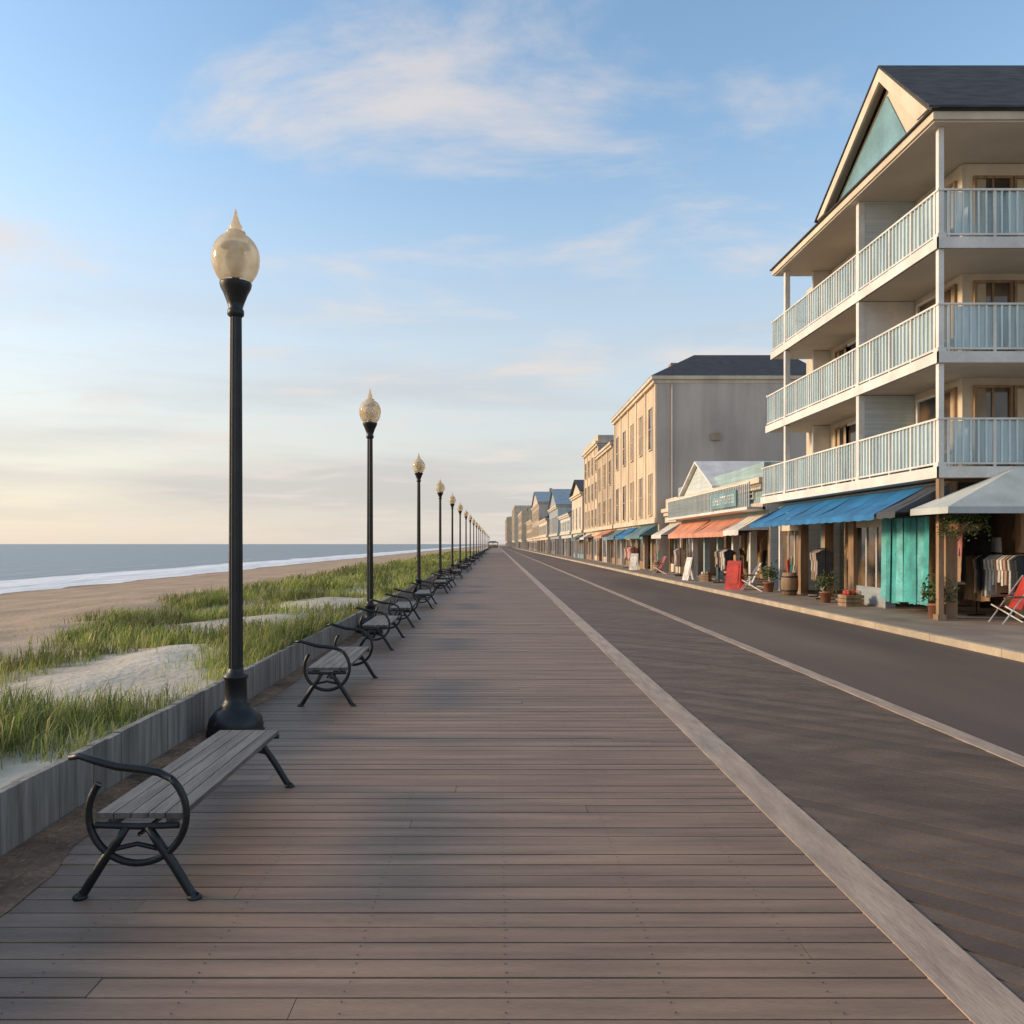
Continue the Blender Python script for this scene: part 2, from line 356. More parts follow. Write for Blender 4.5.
for i,yy in enumerate([7.1,15.3,26,36,46,56,67,78,90,103,117,132,150,170,195,225,260,300]):
    o=obj('street_lamp',lm,loc=(-2.31-(.10 if i==1 else .20 if i>1 else 0),yy,0),rz=i*1.3)
# ---------------------------------------------------------------- benches
def bench_mesh(hoops):
    p=P(); L_=1.72
    for j in range(5):
        x=-.205+j*.083
        p.box(x,x+.077,0,L_,.375,.402,'slat')
    p.box(-.16,-.12,.02,L_-.02,.335,.372,'slat'); p.box(.12,.16,.02,L_-.02,.335,.372,'slat')
    for q,yy in enumerate((-.022,L_+.022)):
        for sgn in (-1,1):
            p.tube([(sgn*.275,yy,.012),(sgn*.255,yy,.03),(sgn*.17,yy,.17),(sgn*.10,yy,.27),(sgn*.05,yy,.345)],[.021,.022,.023,.022,.018],'iron',10)
            p.lathe([(0,0),(.034,0),(.034,.012),(.02,.022)],(sgn*.275,yy,0),'iron',12)
        p.tube([(-.20,yy,.352),(0,yy,.345),(.20,yy,.352)],.016,'iron',8)
        p.tube([(-.12,yy,.235),(0,yy,.262),(.12,yy,.235)],.012,'iron',8)
        if q in hoops:
            cx,cz,r=0,.405,.235
            pts=[(cx+r*math.sin(a),yy,cz-r*math.cos(a)*1.0) for a in [math.radians(d) for d in range(-128,137,8)]]
            p.tube(pts,.0175,'iron',10)
            x0,z0=pts[-1][0],pts[-1][2]
            p.tube([(x0,yy,z0),(x0-.06,yy,z0+.03),(x0-.14,yy,z0+.045),(x0-.26,yy,z0+.058),(x0-.36,yy,z0+.085),(x0-.44,yy,z0+.11),(x0-.49,yy,z0+.10)],[.0175,.019,.020,.020,.019,.017,.013],'iron',10)
    p.tube([(0,0,.30),(0,L_*.5,.29),(0,L_,.30)],.011,'iron',8)
    return p.mesh('park_bench')
b1=bench_mesh((0,)); b2=bench_mesh((0,1))
obj('park_bench',b1,loc=(-1.72,3.86,0))
for yy in (8.4,12.8,16.3,21.0,27.5,31.,39,48,53,66,80,98,125):
    obj('park_bench',b2,loc=(-1.74-R(0,.08)-(.15 if yy>10 else 0),yy,0),rz=R(-.03,.03))
# ---------------------------------------------------------------- buildings
def window_x(g,x,y0,y1,z0,z1,fr='white',gl='glass',curtain=False,mull=True):
    """window on a wall facing -x at plane x"""
    t=.06
    g['window_glass'].box(x-.012,x+.02,y0,y1,z0,z1,gl)
    if curtain:
        q=(y1-y0)*R(.25,.45); g['curtains'].box(x-.016,x-.0125,y0,y0+q,z0,z1,'curt'); g['curtains'].box(x-.016,x-.0125,y1-q*.6,y1,z0,z1,'curt')
    f=g['window_frames']
    f.box(x-.07,x+.01,y0-t,y0,z0-t,z1+t,fr); f.box(x-.07,x+.01,y1,y1+t,z0-t,z1+t,fr)
    f.box(x-.066,x+.01,y0,y1,z1,z1+t,fr); f.box(x-.11,x+.01,y0,y1,z0-t,z0,fr)
    if mull:
        m=(z0+z1)/2; f.box(x-.045,x-.017,y0,y1,m-.02,m+.02,fr)
def window_y(g,y,x0,x1,z0,z1,fr='white',gl='glass'):
    t=.06
    g['window_glass'].box(x0,x1,y-.012,y+.02,z0,z1,gl)
    f=g['window_frames']
    f.box(x0-t,x0,y-.07,y+.01,z0-t,z1+t,fr); f.box(x1,x1+t,y-.07,y+.01,z0-t,z1+t,fr)
    f.box(x0,x1,y-.066,y+.01,z1,z1+t,fr); f.box(x0,x1,y-.11,y+.01,z0-t,z0,fr)
    m=(x0+x1)/2; f.box(m-.02,m+.02,y-.045,y-.013,z0,z1,fr)
    g['curtains'].box(x0,x0+(x1-x0)*.3,y-.016,y-.0125,z0,z1,'curt')
def awning(g,xf,xb,y0,y1,zf,zb,k,scal=.18,part='awning'):
    a=g[part]
    n=max(2,int((y1-y0)/.5))
    for i in range(n):
        a0=y0+(y1-y0)*i/n; a1=y0+(y1-y0)*(i+1)/n; s=R(-.02,.02)
        xm=(xf+xb)/2; zm=(zf+zb)/2-.05+s
        a.add([(xf,a0,zf),(xf,a1,zf),(xm,a1,zm),(xm,a0,zm),(xb,a1,zb),(xb,a0,zb)],[(0,1,2,3),(3,2,4,5)],k)
        a.add([(xf,a0,zf),(xf,a1,zf),(xf-.01,a1,zf-scal),(xf-.01,(a0+a1)/2,zf-scal-.02),(xf-.01,a0,zf-scal)],[(0,1,2,3,4)],k)
    for yy in (y0,y1):
        a.add([(xf,yy,zf),(xb,yy,zb),(xb,yy,zf),(xf,yy,zf-.02)],[(0,1,2,3)],k)
    n2=max(1,int((y1-y0)/2.5))
    for i in range(n2+1):
        yy=y0+.05+(y1-y0-.1)*i/n2
        g['awning_frame'].tube([(xf+.02,yy,zf-.03),(xb,yy,zf-.03)],.015,'iron',6)
def sign(g,x,y0,y1,z0,z1,k,k2):
    s=g['fascia_sign']; s.box(x-.05,x,y0,y1,z0,z1,k)
    yy=y0+.25; m=(z0+z1)/2; hh=(z1-z0)*.26
    while yy<y1-.35:   # raised block lettering
        w=R(.10,.2); s.box(x-.065,x-.051,yy,yy+.04,m-hh,m+hh,k2)
        if random.random()<.7: s.box(x-.064,x-.051,yy+.042,yy+w,m-hh,m-hh+.05,k2)
        if random.random()<.6: s.box(x-.064,x-.051,yy+.042,yy+w,m+hh-.05,m+hh,k2)
        if random.random()<.5: s.box(x-.064,x-.051,yy+.042,yy+w,m-.02,m+.03,k2)
        yy+=w+.09+(.2 if random.random()<.15 else 0)
def shopfront(g,x,y0,y1,h,wall,depth=2.2,bay=2.0):
    """open ground-floor shop bays: piers, lintel, sill panels, glazing and a stocked interior"""
    s=g['shopfront']; n=max(1,round((y1-y0)/bay)); b=(y1-y0)/n
    s.box(x,x+.25,y0,y1,h-.45,h,wall)
    s.box(x+depth,x+depth+.1,y0,y1,.12,h,'shopw')
    g['shop_floor'].box(x+.02,x+depth,y0+.01,y1-.01,.124,.16,'walk')
    for i in range(n+1):
        yy=y0+i*b; s.box(x-.01,x+.24,max(y0,yy-.1),min(y1,yy+.1),.12,h-.452,random.choice((wall,'white','timber')))
    for i in range(n):
        a=y0+i*b+.1; c=y0+(i+1)*b-.1; r=random.random()
        if r<.5:
            s.box(x+.06,x+.16,a,c,.12,.6,random.choice((wall,'timber','turqp')))
            g['shop_glass'].box(x+.1,x+.115,a,c,.602,h-.9,'glass'); s.box(x+.06,x+.16,a,c,h-.898,h-.452,random.choice(('cream','turqp',wall,'timber')))
            for q in (1,2): yy=a+(c-a)*q/3; s.box(x+.07,x+.0985,yy-.02,yy+.02,.602,h-.9,'white')
        else:
            s.box(x+.06,x+.10,a,a+.28,.12,h-.46,random.choice(('timber','turqp','white')))
            for q in range(random.choice((5,7))):
                yy=R(a,c-.3); zz=R(.3,h-1.4); xx=x+R(.3,depth-.2)
                hanging(g['shop_goods'],xx,yy,yy+R(.25,.6),zz,zz+R(.5,1.2),random.choice(('red','wht','org','yel','pnk','blk','wht','skin','timber','skin')))
def hanging(p,x,y0,y1,z0,z1,k):
    """cloth hanging in folds"""
    n=9; vs=[]
    ph=R(0,6)
    for i in range(n):
        yy=y0+(y1-y0)*i/(n-1); o=.035*math.sin(i*2.1+ph)
        vs+=[(x+o*1.3,yy,z0+R(-.015,.015)),(x+o*.7,yy,(z0+z1)/2),(x+o*.2,yy,z1)]
    p.add(vs,[(i*3+j,i*3+3+j,i*3+4+j,i*3+1+j) for i in range(n-1) for j in (0,1)],k,True)
X0=9.12
# ---- hotel
g=G('balcony_hotel'); FL=[3.27,5.64,8.0]; EV=10.35; YA,YB=16.5,25.3; CX,CY=10.55,18.1
w=g['walls']
w.box(CX,20,CY,27.2,3.3,EV-.05,'cream')
for z,ye in zip(FL,(27.5,27.0,26.5)):
    g['balcony_slabs'].box(X0,20,YA,ye,z-.16,z,'white')
    g['soffits'].box(X0+.06,19.9,YA+.06,ye-.05,z-.19,z-.163,'soff')
    g['balcony_slabs'].box(X0-.03,20,YA-.03,YA-.002,z-.20,z+.03,'white'); g['balcony_slabs'].box(X0-.03,X0-.002,YA-.03,ye,z-.20,z+.03,'white')
for (cx,cy) in ((X0+.08,YA+.08),(X0+.08,20.2),(X0+.08,YB),(14.5,YA+.08)):
    zs=[.12]+FL+[EV]
    for i in range(4):
        if i==0 and cy>YA+.2: continue
        hw=.055 if cy<17 and cx<10 else .075
        g['columns'].box(cx-hw,cx+hw,cy-hw,cy+hw,(zs[i]+.002),zs[i+1]-.205 if i<3 else EV-.04,'white' if i else 'timber')
        g['columns'].box(cx-.09,cx+.09,cy-.09,cy+.09,zs[i]+.003,zs[i]+.12,'white' if i else 'timber')
for i,z in enumerate(FL):
    top=(FL+[EV])[i+1]-.205 if i<2 else EV-.04
    g['partitions'].box(X0+.16,CX-.01,20.14,20.26,z+.002,top,'pale' if i!=1 else 'white')
    g['partitions'].box(X0+.9,CX-.01,YB-.05,YB+.07,z+.002,top,'white')
    r=g['railings']; ye=(27.5,27.0,26.5)[i]
    r.box(X0-.0,X0+.06,YA,ye,z+1.0,z+1.04,'white'); r.box(X0+.01,X0+.05,YA+.06,ye,z+.08,z+.12,'white')
    r.box(X0+.06,20,YA,YA+.06,z+1.0,z+1.04,'white'); r.box(X0+.06,20,YA+.01,YA+.05,z+.08,z+.12,'white')
    r.box(X0,CX,ye-.06,ye-.003,z+1.041,z+1.08,'white')
    yy=YA+.15; q=0
    while yy<ye:
        wd=.022 if q%6 else .05
        r.box(X0+.012,X0+.046,yy,yy+wd,z+.122 if q%6 else z+.03,z+.998,'white' if q%6==0 else 'rail'); yy+=.16; q+=1
    xx=X0+.2; q=0
    while xx<16:
        wd=.022 if q%6 else .05
        r.box(xx,xx+wd,YA+.012,YA+.046,z+.122 if q%6 else z+.03,z+.998,'white' if q%6==0 else 'rail'); xx+=.16; q+=1
    g['railing_glass'].box(X0+.052,X0+.058,YA+.1,ye,z+.13,z+.98,'rglass'); g['railing_glass'].box(X0+.1,18,YA+.052,YA+.058,z+.13,z+.98,'rglass')
    for (a,b,cu) in ((18.35,18.95,1),(19.0,19.9,0),(20.7,21.6,0),(21.66,22.3,1),(23.0,23.9,0),(23.96,24.7,1),(25.6,26.3,0)):
        window_x(g,CX,a,b,z+.12,z+1.95,'timber' if cu else 'white','glass',bool(cu),False)
    for a,b in ((10.85,11.6),(11.75,12.6),(13.4,14.6)):
        window_y(g,CY,a,b,z+.12,z+1.95,'timber')
    for cy in (17.3,21.3,24.2):
        c=g['balcony_chairs']; x=X0+.75
        c.box(x-.22,x+.22,cy-.22,cy+.22,z+.4,z+.44,'wht'); c.box(x+.2,x+.24,cy-.22,cy+.22,z+.44,z+.9,'wht')
        for dx in (-.2,.17):
            for dy in (-.2,.17): c.box(x+dx,x+dx+.03,cy+dy,cy+dy+.03,z+.002,z+.4,'wht')
e=g['eaves']; EX,EY,EE=X0-.22,YA-.22,25.8
e.box(EX,20,EY,EE,EV,EV+.16,'cream'); g['soffits'].box(EX+.05,19.9,EY+.05,EE-.05,EV-.035,EV-.003,'soff')
g['roof'].box(EX-.06,20,EY-.06,EE+.05,EV+.163,EV+.20,'roof')
g['roof'].add([(EX-.05,22,EV+.21),(EX-.05,EE+.04,EV+.21),(13,23,EV+1.2),(20,EE+.04,EV+.21),(20,22,EV+.21),(13,22,EV+1.2)],[(0,1,2,5),(1,3,2),(3,4,5,2)],'roof')
GA,GB=EY+.02,21.9; GC=18.35; GP=12.65; ZB=EV+.205
ped=g['gable']; ped.prism([(X0-.05,GA+.25,ZB),(X0-.05,GB-.25,ZB),(X0-.05,GC,GP-.3)],(.15,0,0),'cream')
ped.prism([(X0-.085,GA+1.3,ZB+.12),(X0-.085,GB-.7,ZB+.12),(X0-.085,GC+.15,GP-.6)],(.033,0,0),'turqp')
for a,b in ((GA,GC),(GB,GC)):
    s=1 if a<b else -1
    ped.prism([(X0-.34,a,ZB),(X0-.34,b,GP-.04),(X0-.34,b,GP-.34),(X0-.34,a+s*.42,ZB)],(.05,0,0),'cream')
    ped.prism([(X0-.288,a,ZB),(X0-.288,b,GP-.04),(X0-.288,b,GP-.10),(X0-.288,a+s*.1,ZB)],(.24,0,0),'soff')
    g['roof'].prism([(X0-.36,a-s*.12,ZB-.02),(X0-.36,b,GP-.02),(X0-.36,b,GP+.03),(X0-.36,a-s*.12,ZB+.03)],(11.,0,0),'roof')
g['shopfront'].box(CX+1.9,20,16.9,27.2,.12,3.03,'tan')
shopfront(g,9.55,19.6,27,3.03,'bluewall',2.2,1.85)
s=g['shopfront']; s.box(9.5,9.75,16.9,17.15,.12,3.03,'timber'); s.box(9.55,9.8,17.15,19.6,2.5,3.03,'bluewall')
for xx in (11.0,11.35,12.9): s.box(xx,xx+.22,16.75,16.95,.12,3.0,'timber')
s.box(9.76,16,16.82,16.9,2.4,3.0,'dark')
for j,yy in enumerate(np.arange(17.4,19.35,.27)): hanging(g['shop_goods'],9.42+R(-.03,.03),yy,yy+R(.25,.3),.25+R(0,.15),2.3,'lteal' if j%3==1 else 'teal')
g['shop_goods'].tube([(9.42,17.3,2.33),(9.42,19.5,2.33)],.02,'iron',6)
for q in range(22):
    xx=R(9.8,14); zz=R(.3,1.5); k=random.choice(('red','wht','org','blk','timber','pnk','skin','timber'))
    hanging(g['shop_goods'],xx,17.1,17.1+R(.5,1),zz,zz+R(.4,.9),k)
awning(g,8.32,9.5,17.6,26.2,2.36,2.98,'awnb',.12)
awning(g,8.36,9.5,16.75,17.57,2.38,2.98,'awnd',.12,'dark_awning')
c=g['south_canopy']; zf=2.42; yf=15.3
c.add([(8.65,yf,zf),(18,yf,zf),(18,16.44,3.28),(10.7,16.44,3.28),(8.65,16.7,zf)],[(0,1,2,3),(0,3,4)],'awng')
c.add([(8.65,yf,zf),(18,yf,zf),(18,yf-.005,zf-.13),(8.65,yf-.005,zf-.13)],[(0,1,2,3)],'awng'); c.add([(8.65,yf,zf),(8.65,16.7,zf),(8.645,16.7,zf-.13),(8.645,yf,zf-.13)],[(0,1,2,3)],'awng')
g['awning_frame'].tube([(10.2,yf+.1,.12),(10.2,yf+.1,2.4)],.02,'iron',8)
g.done()
def building(name,y0,y1,h,wall,roof,x0=X0,x1=18,fl=None,aw=None,side=None,roofh=1.3,rk='roof',wins=True,shop=True,pil=True):
    g=G(name); w=g['walls']; sh=2.9 if shop else .12
    w.box(x0,x1,y0,y1,sh,h,wall)
    w.box(x0+.02,x1-.02,y0-.03,y0-.003,sh,h-.02,side or wall)
    if shop:
        w.box(x0+2.6,x1,y0,y1,.12,sh-.002,wall); shopfront(g,x0+.15,y0,y1,sh-.003,wall,2.2,2.4)
        w.box(x0+.15,x0+2.6,y0-.03,y0-.003,.12,sh,side or wall)
    t=g['trim']
    t.box(x0-.18,x1,y0-.06,y1+.02,h-.35,h-.15,'cream'); t.box(x0-.3,x1+.1,y0-.2,y1+.1,h-.148,h+.05,'cream')
    if shop: t.box(x0-.1,x0-.002,y0,y1,sh-.002,sh+.28,'cream')
    n=fl or max(1,round((h-3)/2.9)); fh=(h-.6-sh)/n
    if wins:
        nw=max(2,int((y1-y0)/R(2.2,3.2)))
        for f in range(n):
            for i in range(nw):
                yc=y0+(i+.5)*(y1-y0)/nw; z=sh+f*fh+.5
                window_x(g,x0,yc-.45,yc+.45,z,z+fh*.62,'white' if not pil else 'cream','glass',random.random()<.35)
        if h>7 and pil:
            for i in range(nw+1):
                yc=y0+i*(y1-y0)/nw; yc=min(max(yc,y0+.15),y1-.15)
                t.box(x0-.06,x0-.001,yc-.14,yc+.14,sh+.282,h-.352,'cream')
    a,b,c,d=x0-.32,x1+.12,y0-.22,y1+.12; z=h+.052
    if roof=='hip':
        k=min((b-a),(d-c))*.32
        g['roof'].add([(a,c,z),(b,c,z),(b,d,z),(a,d,z),(a+k,c+k,z+roofh),(b-k*.3,c+k,z+roofh),(b-k*.3,d-k,z+roofh),(a+k,d-k,z+roofh)],[(0,1,5,4),(1,2,6,5),(2,3,7,6),(3,0,4,7),(4,5,6,7)],rk)
    elif roof=='gable':
        m=(c+d)/2
        g['roof'].prism([(a,c-.1,z),(a,m,z+roofh),(a,m,z+roofh+.1),(a,c-.1,z+.1)],(b-a,0,0),rk); g['roof'].prism([(a,d+.1,z),(a,m,z+roofh),(a,m,z+roofh+.1),(a,d+.1,z+.1)],(b-a,0,0),rk)
        w.prism([(x0,c+.1,z-.001),(x0,d-.1,z-.001),(x0,m,z+roofh-.05)],(.2,0,0),wall)
    elif roof=='gabley':
        m=(a+b)/2
        for s0 in (a,b): g['roof'].prism([(s0,c,z),(m,c,z+roofh),(m,c,z+roofh+.1),(s0,c,z+.1)],(0,d-c,0),rk)
        w.prism([(a+.3,y0,z-.001),(b-.2,y0,z-.001),(m,y0,z+roofh-.1)],(0,.2,0),side or wall)
    else:
        g['parapet'].box(x0-.05,x0+.2,y0,y1,h+.052,h+.6,wall); g['parapet'].box(x0+.2,x1,y0,y0+.2,h+.052,h+.6,side or wall)
        g['parapet'].box(x0+2,x0+3.5,(y0+y1)/2,(y0+y1)/2+1.5,h+.052,h+1.2,'greyst_shade')
    if h>6:
        xc=R(x0+2,x0+4); g['chimney'].box(xc,xc+.6,(y0+y1)/2-.4,(y0+y1)/2+.4,h+.06,h+roofh+R(.5,1.1),'brown')
    if aw:
        for (q0,q1,k) in aw: awning(g,x0-R(.6,1.0),x0+.13,q0,q1,R(2.15,2.35),R(2.7,2.85),k)
    return g
g=building('turquoise_shop',28.2,41.5,4.0,'turq','flat',x0=9.5,x1=15,fl=1,aw=[(28.3,30.2,'awnw'),(30.4,35.8,'awno'),(36,41.3,'awno')],side='pale',pil=False)
w=g['walls']; w.prism([(9.3,33.9,4.06),(9.3,39.6,4.06),(9.3,36.7,5.35)],(.15,0,0),'pale')
for a in (33.7,39.8): g['roof'].prism([(9.1,a,4.06),(9.1,36.7,5.4),(9.1,36.7,5.5),(9.1,a,4.16)],(5.5,0,0),'white')
g['railing'].box(8.9,8.96,28.2,41.5,3.85,3.9,'white')
g['railing'].box(8.85,9.5,28.2,41.5,2.92,3.02,'white')
for yy in np.arange(28.2,41.5,.22): g['railing'].box(8.91,8.95,yy,yy+.05,3.02,3.85,'pale')
sign(g,8.89,29.5,33.,3.1,3.7,'turqp','wht')
g.done()
g=building('beige_stucco_building',45.5,61.5,11.2,'beige','hip',x1=18.7,fl=2,aw=[(45.8,51,'awnt'),(52,56,'awnb'),(57,61,'awnt')],side='greyst_shade',roofh=1.9)  # south side gets the grey tone: its shade is in the colour
g['walls'].box(13,18.4,44.9,45.46,.12,3.4,'greyst_shade')
g['downpipe'].tube([(10.0,45.40,.2),(10.0,45.40,10.8)],.05,'greyst_shade',8)
for xx,zz in ((12.2,7.6),(15.,5.4)): g['vents'].box(xx,xx+.5,45.34,45.46,zz,zz+.4,'tan')
g.done()
g=building('annex_shop',42.2,45.0,3.6,'cream','flat',x0=9.6,x1=14,fl=1,aw=[(42.3,44.9,'awnw')],wins=False); g.done()
building('brown_brick_building',62.2,72,9.6,'tan','hip',aw=[(62.5,67,'awno')],fl=2,rk='roof').done()
building('tan_building',72.6,84,11.0,'beige','flat',aw=[(79,83,'awnw')],fl=3,side='greyst_shade',x0=9.3).done()
building('cream_building',84.6,96,7.2,'cream','gable',aw=[(85,90,'awnt')],roofh=1.6,side='greyst_shade',pil=False).done()
building('pale_blue_house',97,112,5.4,'pale','gabley',rk='roofb',roofh=1.8,x0=9.0,pil=False).done()
building('blue_house',114,132,7.2,'bluewall','gable',rk='roofb',roofh=2.8,x0=8.8,side='pale',pil=False).done()
building('white_house',134,158,6.0,'cream','hip',rk='roof',roofh=2.2,x0=8.5,pil=False).done()
building('grey_inn',160,190,10,'greyst_shade','gable',rk='roofb',roofh=3.0,x0=8.6).done()
building('cream_inn',205,240,8.0,'cream','hip',x0=9.2,rk='roof',roofh=2).done()
building('brown_apartments',262,300,12,'beige','flat',x0=8.4).done()
building('beige_apartments',330,380,17,'cream','flat',x0=7.6,x1=26).done()
building('distant_hotel',410,480,15,'beige','flat',x0=5.6,x1=30,fl=6).done()
g=G('boardwalk_pavilion')
for xx in (-3.4,-1.3,.8):
    for yy in (352,358): g['posts'].box(xx-.15,xx+.15,yy-.15,yy+.15,0,2.2,'tan')
g['roof'].add([(-4,351,2.2),(1.4,351,2.2),(1.4,359,2.2),(-4,359,2.2),(-2.5,355,3.0),(-.3,355,3.0)],[(0,1,5,4),(1,2,5),(2,3,4,5),(3,0,4)],'roof')
g['screen'].box(-3.4,.8,354.9,355,0,1.2,'tan'); g.done()
# ---------------------------------------------------------------- shop stock on the pavement
def plant(x,y,s=1.,z=.12):
    p=P(); p.lathe([(0,0),(.13*s,0),(.17*s,.28*s),(.185*s,.28*s),(.185*s,.32*s),(.15*s,.32*s),(0,.29*s)],(0,0,0),'terra',16)
    for i in range(260):
        a=R(0,6.28);b=math.acos(R(-.5,1)); r=R(.1,.34)*s*(1+.3*math.sin(3*a)); c=Vector((r*math.sin(b)*math.cos(a),r*math.sin(b)*math.sin(a),.55*s+r*math.cos(b)*1.2))
        u=Vector((R(-1,1),R(-1,1),R(-1,1))).normalized(); v=u.cross(Vector((R(-1,1),R(-1,1),R(-1,1)))).normalized(); l=.06*s
        p.add([c,c+u*l+v*l*.4,c+u*l*2,c+u*l-v*l*.4],[(0,1,2,3)],'leaf')
    obj('potted_plant',p.mesh('potted_plant'),loc=(x,y,z),rz=R(0,6))
def rack(x,y,L_=1.2,h=1.5):
    p=P()
    for yy in (0,L_):
        p.tube([(0,yy,.02),(0,yy,h)],.018,'iron',6); p.tube([(-.25,yy,.03),(.25,yy,.03)],.018,'iron',6)
    p.tube([(0,0,h),(0,L_,h)],.018,'iron',6)
    yy=.06; pal=random.choice((('wht','wht','skin','blk','skin'),('red','wht','org','pnk','wht')))
    while yy<L_-.1:
        k=random.choice(pal); l=R(.6,.95); t=R(.03,.06)
        p.prism([(-.06,yy,h-.04),(.06,yy,h-.04),(.24,yy,h-.14),(.22,yy,h-.35),(.19,yy,h-.33),(.2,yy,h-l),(-.2,yy,h-l),(-.19,yy,h-.33),(-.22,yy,h-.35),(-.24,yy,h-.14)],(0,t,0),k); yy+=t+R(.01,.07)
    obj('clothes_rack',p.mesh('clothes_rack'),loc=(x,y,.12),rz=R(-.3,.3))
def aframe(x,y,k,h=1.0):
    p=P()
    p.prism([(-.03,-.25,h),(-.03,.25,h),(-.26,.27,0),(-.26,-.27,0)],(.025,0,0),k)
    p.prism([(.03,-.25,h),(.03,.25,h),(.26,.27,0),(.26,-.27,0)],(-.025,0,0),k)
    p.prism([(-.075,-.18,h*.86),(-.075,.18,h*.86),(-.225,.19,.2),(-.225,-.19,.2)],(-.004,0,0),'wht' if k!='red' else 'red')
    p.tube([(-.03,-.2,h),(.03,-.2,h)],.012,'iron',6)
    obj('sandwich_board_sign',p.mesh('sandwich_board_sign'),loc=(x,y,.12),rz=R(-.3,.6)+.5)
def barrel(x,y,k='timber'):
    p=P(); p.lathe([(0,0),(.2,0),(.25,.2),(.26,.35),(.25,.5),(.2,.7),(.18,.7),(.18,.66),(0,.66)],(0,0,0),k,20)
    for z,r in ((.12,.238),(.55,.242)): p.lathe([(r,z),(r+.008,z),(r+.008,z+.04),(r,z+.04)],(0,0,0),'iron',20)
    for i in range(9):
        a=R(0,6.28); r=R(0,.12); p.tube([(r*math.cos(a),r*math.sin(a),.6),(1.7*r*math.cos(a),1.7*r*math.sin(a),R(.9,1.25))],.025,random.choice(('red','yel','wht','teal')),6)
    obj('display_barrel',p.mesh('display_barrel'),loc=(x,y,.12))
def crates(x,y):
    p=P(); z=0
    for i in range(random.choice((1,2))):
        w=R(.2,.26)
        for q in range(3): p.box(-w,w,-w,w,z+q*.1,z+q*.1+.085,'timber')
        z+=.32
    for i in range(8): 
        a,b=R(-.15,.15),R(-.15,.15); p.lathe([(0,0),(.05,.02),(.07,.07),(.05,.12),(0,.14)],(a,b,z-.05),random.choice(('red','org','yel','wht')),10)
    obj('display_crates',p.mesh('display_crates'),loc=(x,y,.12),rz=R(0,1))
def beachchair(x,y,k='red'):
    p=P()
    for s in (-.27,.27):
        p.tube([(-.35,s,0),(.30,s,.95)],.015,'wht',6); p.tube([(.3,s,0),(-.30,s,.36)],.015,'wht',6); p.tube([(-.32,s,.52),(.12,s,.55)],.02,'timber',6)
    p.add([(-.3,-.25,.36),(-.3,.25,.36),(0,.25,.28),(0,-.25,.28),(.29,.25,.93),(.29,-.25,.93)],[(0,1,2,3),(3,2,4,5)],k)
    obj('beach_chair',p.mesh('beach_chair'),loc=(x,y,.12),rz=R(-.4,.4))
for x,y,s in ((8.9,21.6,.9),(9.3,16.9,1.0),(9.0,26.4,1.)): plant(x,y,s)
for x,y in ((9.3,22.6),(10.9,16.4),(9.1,31),(9,39),(9,52)): rack(x,y,R(1,1.3),R(1.35,1.5))
for x,y,k in ((8.3,27.8,'red'),(8.5,35,'wht'),(8.5,49,'wht')): aframe(x,y,k,1.)
for x,y in ((9.1,24.8),(9.0,30.),(8.9,44)): barrel(x,y)
for x,y in ((9.05,20.4),(8.9,34)): crates(x,y)
for x,y,k in ((8.6,26.9,'wht'),(8.6,42,'red'),(10.3,15.9,'red')): beachchair(x,y,k)
for x,y in ((9.2,15.9),(9.6,16.1),(9.4,16.4)):
    p=P(); p.lathe([(0,0),(.1,.02),(.16,.14),(.17,.15)],(0,0,0),'terra',14)
    p.tube([(0,0,.1),(0,0,.55)],.005,'iron',5)
    for i in range(420):
        a=R(0,6.28); r=R(.05,.34); c=Vector((r*math.cos(a),r*math.sin(a),.22+R(-.38,.16)*(r/.3)+R(0,.1)))
        u=Vector((R(-1,1),R(-1,1),R(-1,.3))).normalized(); v=u.cross(Vector((R(-1,1),R(-1,1),R(-1,1)))).normalized(); l=.035
        p.add([c,c+u*l+v*l*.5,c+u*l*2,c+u*l-v*l*.5],[(0,1,2,3)],'leaf')
    obj('hanging_basket',p.mesh('hanging_basket'),loc=(x,y,1.95))
# ---------------------------------------------------------------- light
EL=math.radians(16); AZ=math.radians(4)
sd=Vector((-math.cos(EL)*math.cos(AZ),math.cos(EL)*math.sin(AZ),math.sin(EL)))
sl=bpy.data.lights.new('sun','SUN'); sl.energy=3.7; sl.angle=math.radians(10); sl.color=(1,.73,.47)
so=bpy.data.objects.new('sun',sl); scene.collection.objects.link(so); so.rotation_euler=sd.to_track_quat('Z','Y').to_euler()
wd=bpy.data.worlds.new('World'); scene.world=wd; wd.use_nodes=True; nt=wd.node_tree; L=nt.links.new
bg=nt.nodes['Background']; sky=N(nt,'ShaderNodeTexSky'); sky.sky_type='NISHITA'; sky.sun_disc=False
sky.sun_elevation=EL; sky.sun_rotation=math.radians(-86); sky.air_density=1.1; sky.dust_density=.8; sky.ozone_density=1.2
tint=N(nt,'ShaderNodeMix',data_type='RGBA',blend_type='MULTIPLY'); tint.inputs[0].default_value=1; tint.inputs[7].default_value=(1.85,2.0,2.05,1); L(sky.outputs[0],tint.inputs[6])
tc=N(nt,'ShaderNodeTexCoord'); s=N(nt,'ShaderNodeSeparateXYZ'); L(tc.outputs['Generated'],s.inputs[0])
za=N(nt,'ShaderNodeMath',operation='ADD'); za.inputs[1].default_value=.10; L(s.outputs[2],za.inputs[0])
zc=N(nt,'ShaderNodeMath',operation='MAXIMUM'); zc.inputs[1].default_value=.05; L(za.outputs[0],zc.inputs[0])
dx=N(nt,'ShaderNodeMath',operation='DIVIDE'); L(s.outputs[0],dx.inputs[0]); L(zc.outputs[0],dx.inputs[1])
dy=N(nt,'ShaderNodeMath',operation='DIVIDE'); L(s.outputs[1],dy.inputs[0]); L(zc.outputs[0],dy.inputs[1])
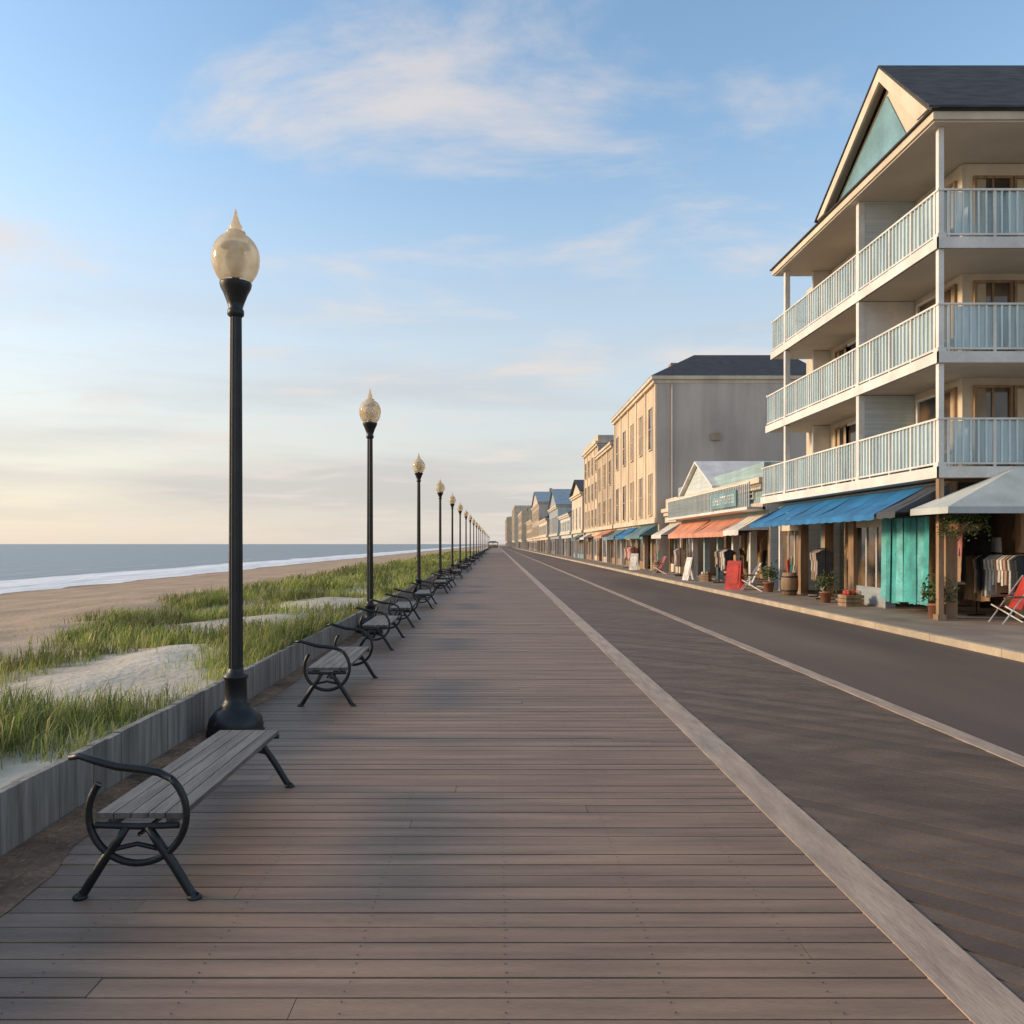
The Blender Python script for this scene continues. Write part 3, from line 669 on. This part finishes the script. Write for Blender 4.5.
cb=N(nt,'ShaderNodeCombineXYZ'); L(dx.outputs[0],cb.inputs[0]); L(dy.outputs[0],cb.inputs[1])
mp=N(nt,'ShaderNodeMapping'); mp.inputs['Scale'].default_value=(.75,1.2,1); mp.inputs['Rotation'].default_value=(0,0,.35); mp.inputs['Location'].default_value=(5.2,2.45,0); L(cb.outputs[0],mp.inputs[0])
n1=N(nt,'ShaderNodeTexNoise'); n1.inputs['Scale'].default_value=1.6; n1.inputs['Detail'].default_value=10; n1.inputs['Roughness'].default_value=.6; n1.inputs['Distortion'].default_value=.35; L(mp.outputs[0],n1.inputs['Vector'])
r=N(nt,'ShaderNodeValToRGB'); r.color_ramp.elements[0].position=.48; r.color_ramp.elements[1].position=.74; r.color_ramp.interpolation='EASE'; L(n1.outputs['Fac'],r.inputs[0])
mu=N(nt,'ShaderNodeMath',operation='MULTIPLY'); mu.inputs[1].default_value=.75; L(r.outputs[0],mu.inputs[0])
hz=N(nt,'ShaderNodeMapRange'); hz.inputs['From Min'].default_value=0; hz.inputs['From Max'].default_value=.5; hz.inputs['To Min'].default_value=.85; hz.inputs['To Max'].default_value=0; hz.interpolation_type='SMOOTHSTEP'; L(s.outputs[2],hz.inputs[0])
# horizon haze: warmer toward the sea, greyer inland; with a low grey stratus band
hx=N(nt,'ShaderNodeMapRange'); hx.inputs['From Min'].default_value=-.75; hx.inputs['From Max'].default_value=.35; L(s.outputs[0],hx.inputs[0])
hc=N(nt,'ShaderNodeMix',data_type='RGBA'); hc.inputs[6].default_value=(6.3,5.25,4.4,1); hc.inputs[7].default_value=(4.6,4.5,4.6,1); L(hx.outputs[0],hc.inputs[0])
mp2=N(nt,'ShaderNodeMapping'); mp2.inputs['Scale'].default_value=(1.2,1.2,11); L(tc.outputs['Generated'],mp2.inputs[0])
n2=N(nt,'ShaderNodeTexNoise'); n2.inputs['Scale'].default_value=1.4; n2.inputs['Detail'].default_value=6; L(mp2.outputs[0],n2.inputs['Vector'])
b1_=N(nt,'ShaderNodeMapRange'); b1_.inputs['From Min'].default_value=.48; b1_.inputs['From Max'].default_value=.66; b1_.inputs['To Max'].default_value=.55; L(n2.outputs['Fac'],b1_.inputs[0])
b2_=N(nt,'ShaderNodeMapRange'); b2_.inputs['From Min'].default_value=.34; b2_.inputs['From Max'].default_value=.08; L(s.outputs[2],b2_.inputs[0])
bm=N(nt,'ShaderNodeMath',operation='MULTIPLY'); L(b1_.outputs[0],bm.inputs[0]); L(b2_.outputs[0],bm.inputs[1])
mx1=N(nt,'ShaderNodeMix',data_type='RGBA'); L(hc.outputs[2],mx1.inputs[7]); L(hz.outputs[0],mx1.inputs[0]); L(tint.outputs[2],mx1.inputs[6])
mxb=N(nt,'ShaderNodeMix',data_type='RGBA'); mxb.inputs[7].default_value=(3.9,3.75,3.85,1); L(bm.outputs[0],mxb.inputs[0]); L(mx1.outputs[2],mxb.inputs[6])
mx2=N(nt,'ShaderNodeMix',data_type='RGBA'); mx2.inputs[7].default_value=(6.1,5.5,5.1,1); L(mu.outputs[0],mx2.inputs[0]); L(mxb.outputs[2],mx2.inputs[6])
L(mx2.outputs[2],bg.inputs['Color']); bg.inputs['Strength'].default_value=.138
wd.cycles.sampling_method='MANUAL'; wd.cycles.sample_map_resolution=512
# ---------------------------------------------------------------- camera
cd=bpy.data.cameras.new('camera'); cam=bpy.data.objects.new('camera',cd); scene.collection.objects.link(cam)
cam.location=(0,0,1.7); cam.rotation_euler=(math.radians(90),0,0); cd.sensor_width=36; cd.lens=800/1024*36
cd.shift_x=16/1024; cd.shift_y=32/1024; cd.clip_end=60000; scene.camera=cam
scene.view_settings.view_transform='Standard'; scene.view_settings.look='None'; scene.view_settings.exposure=0
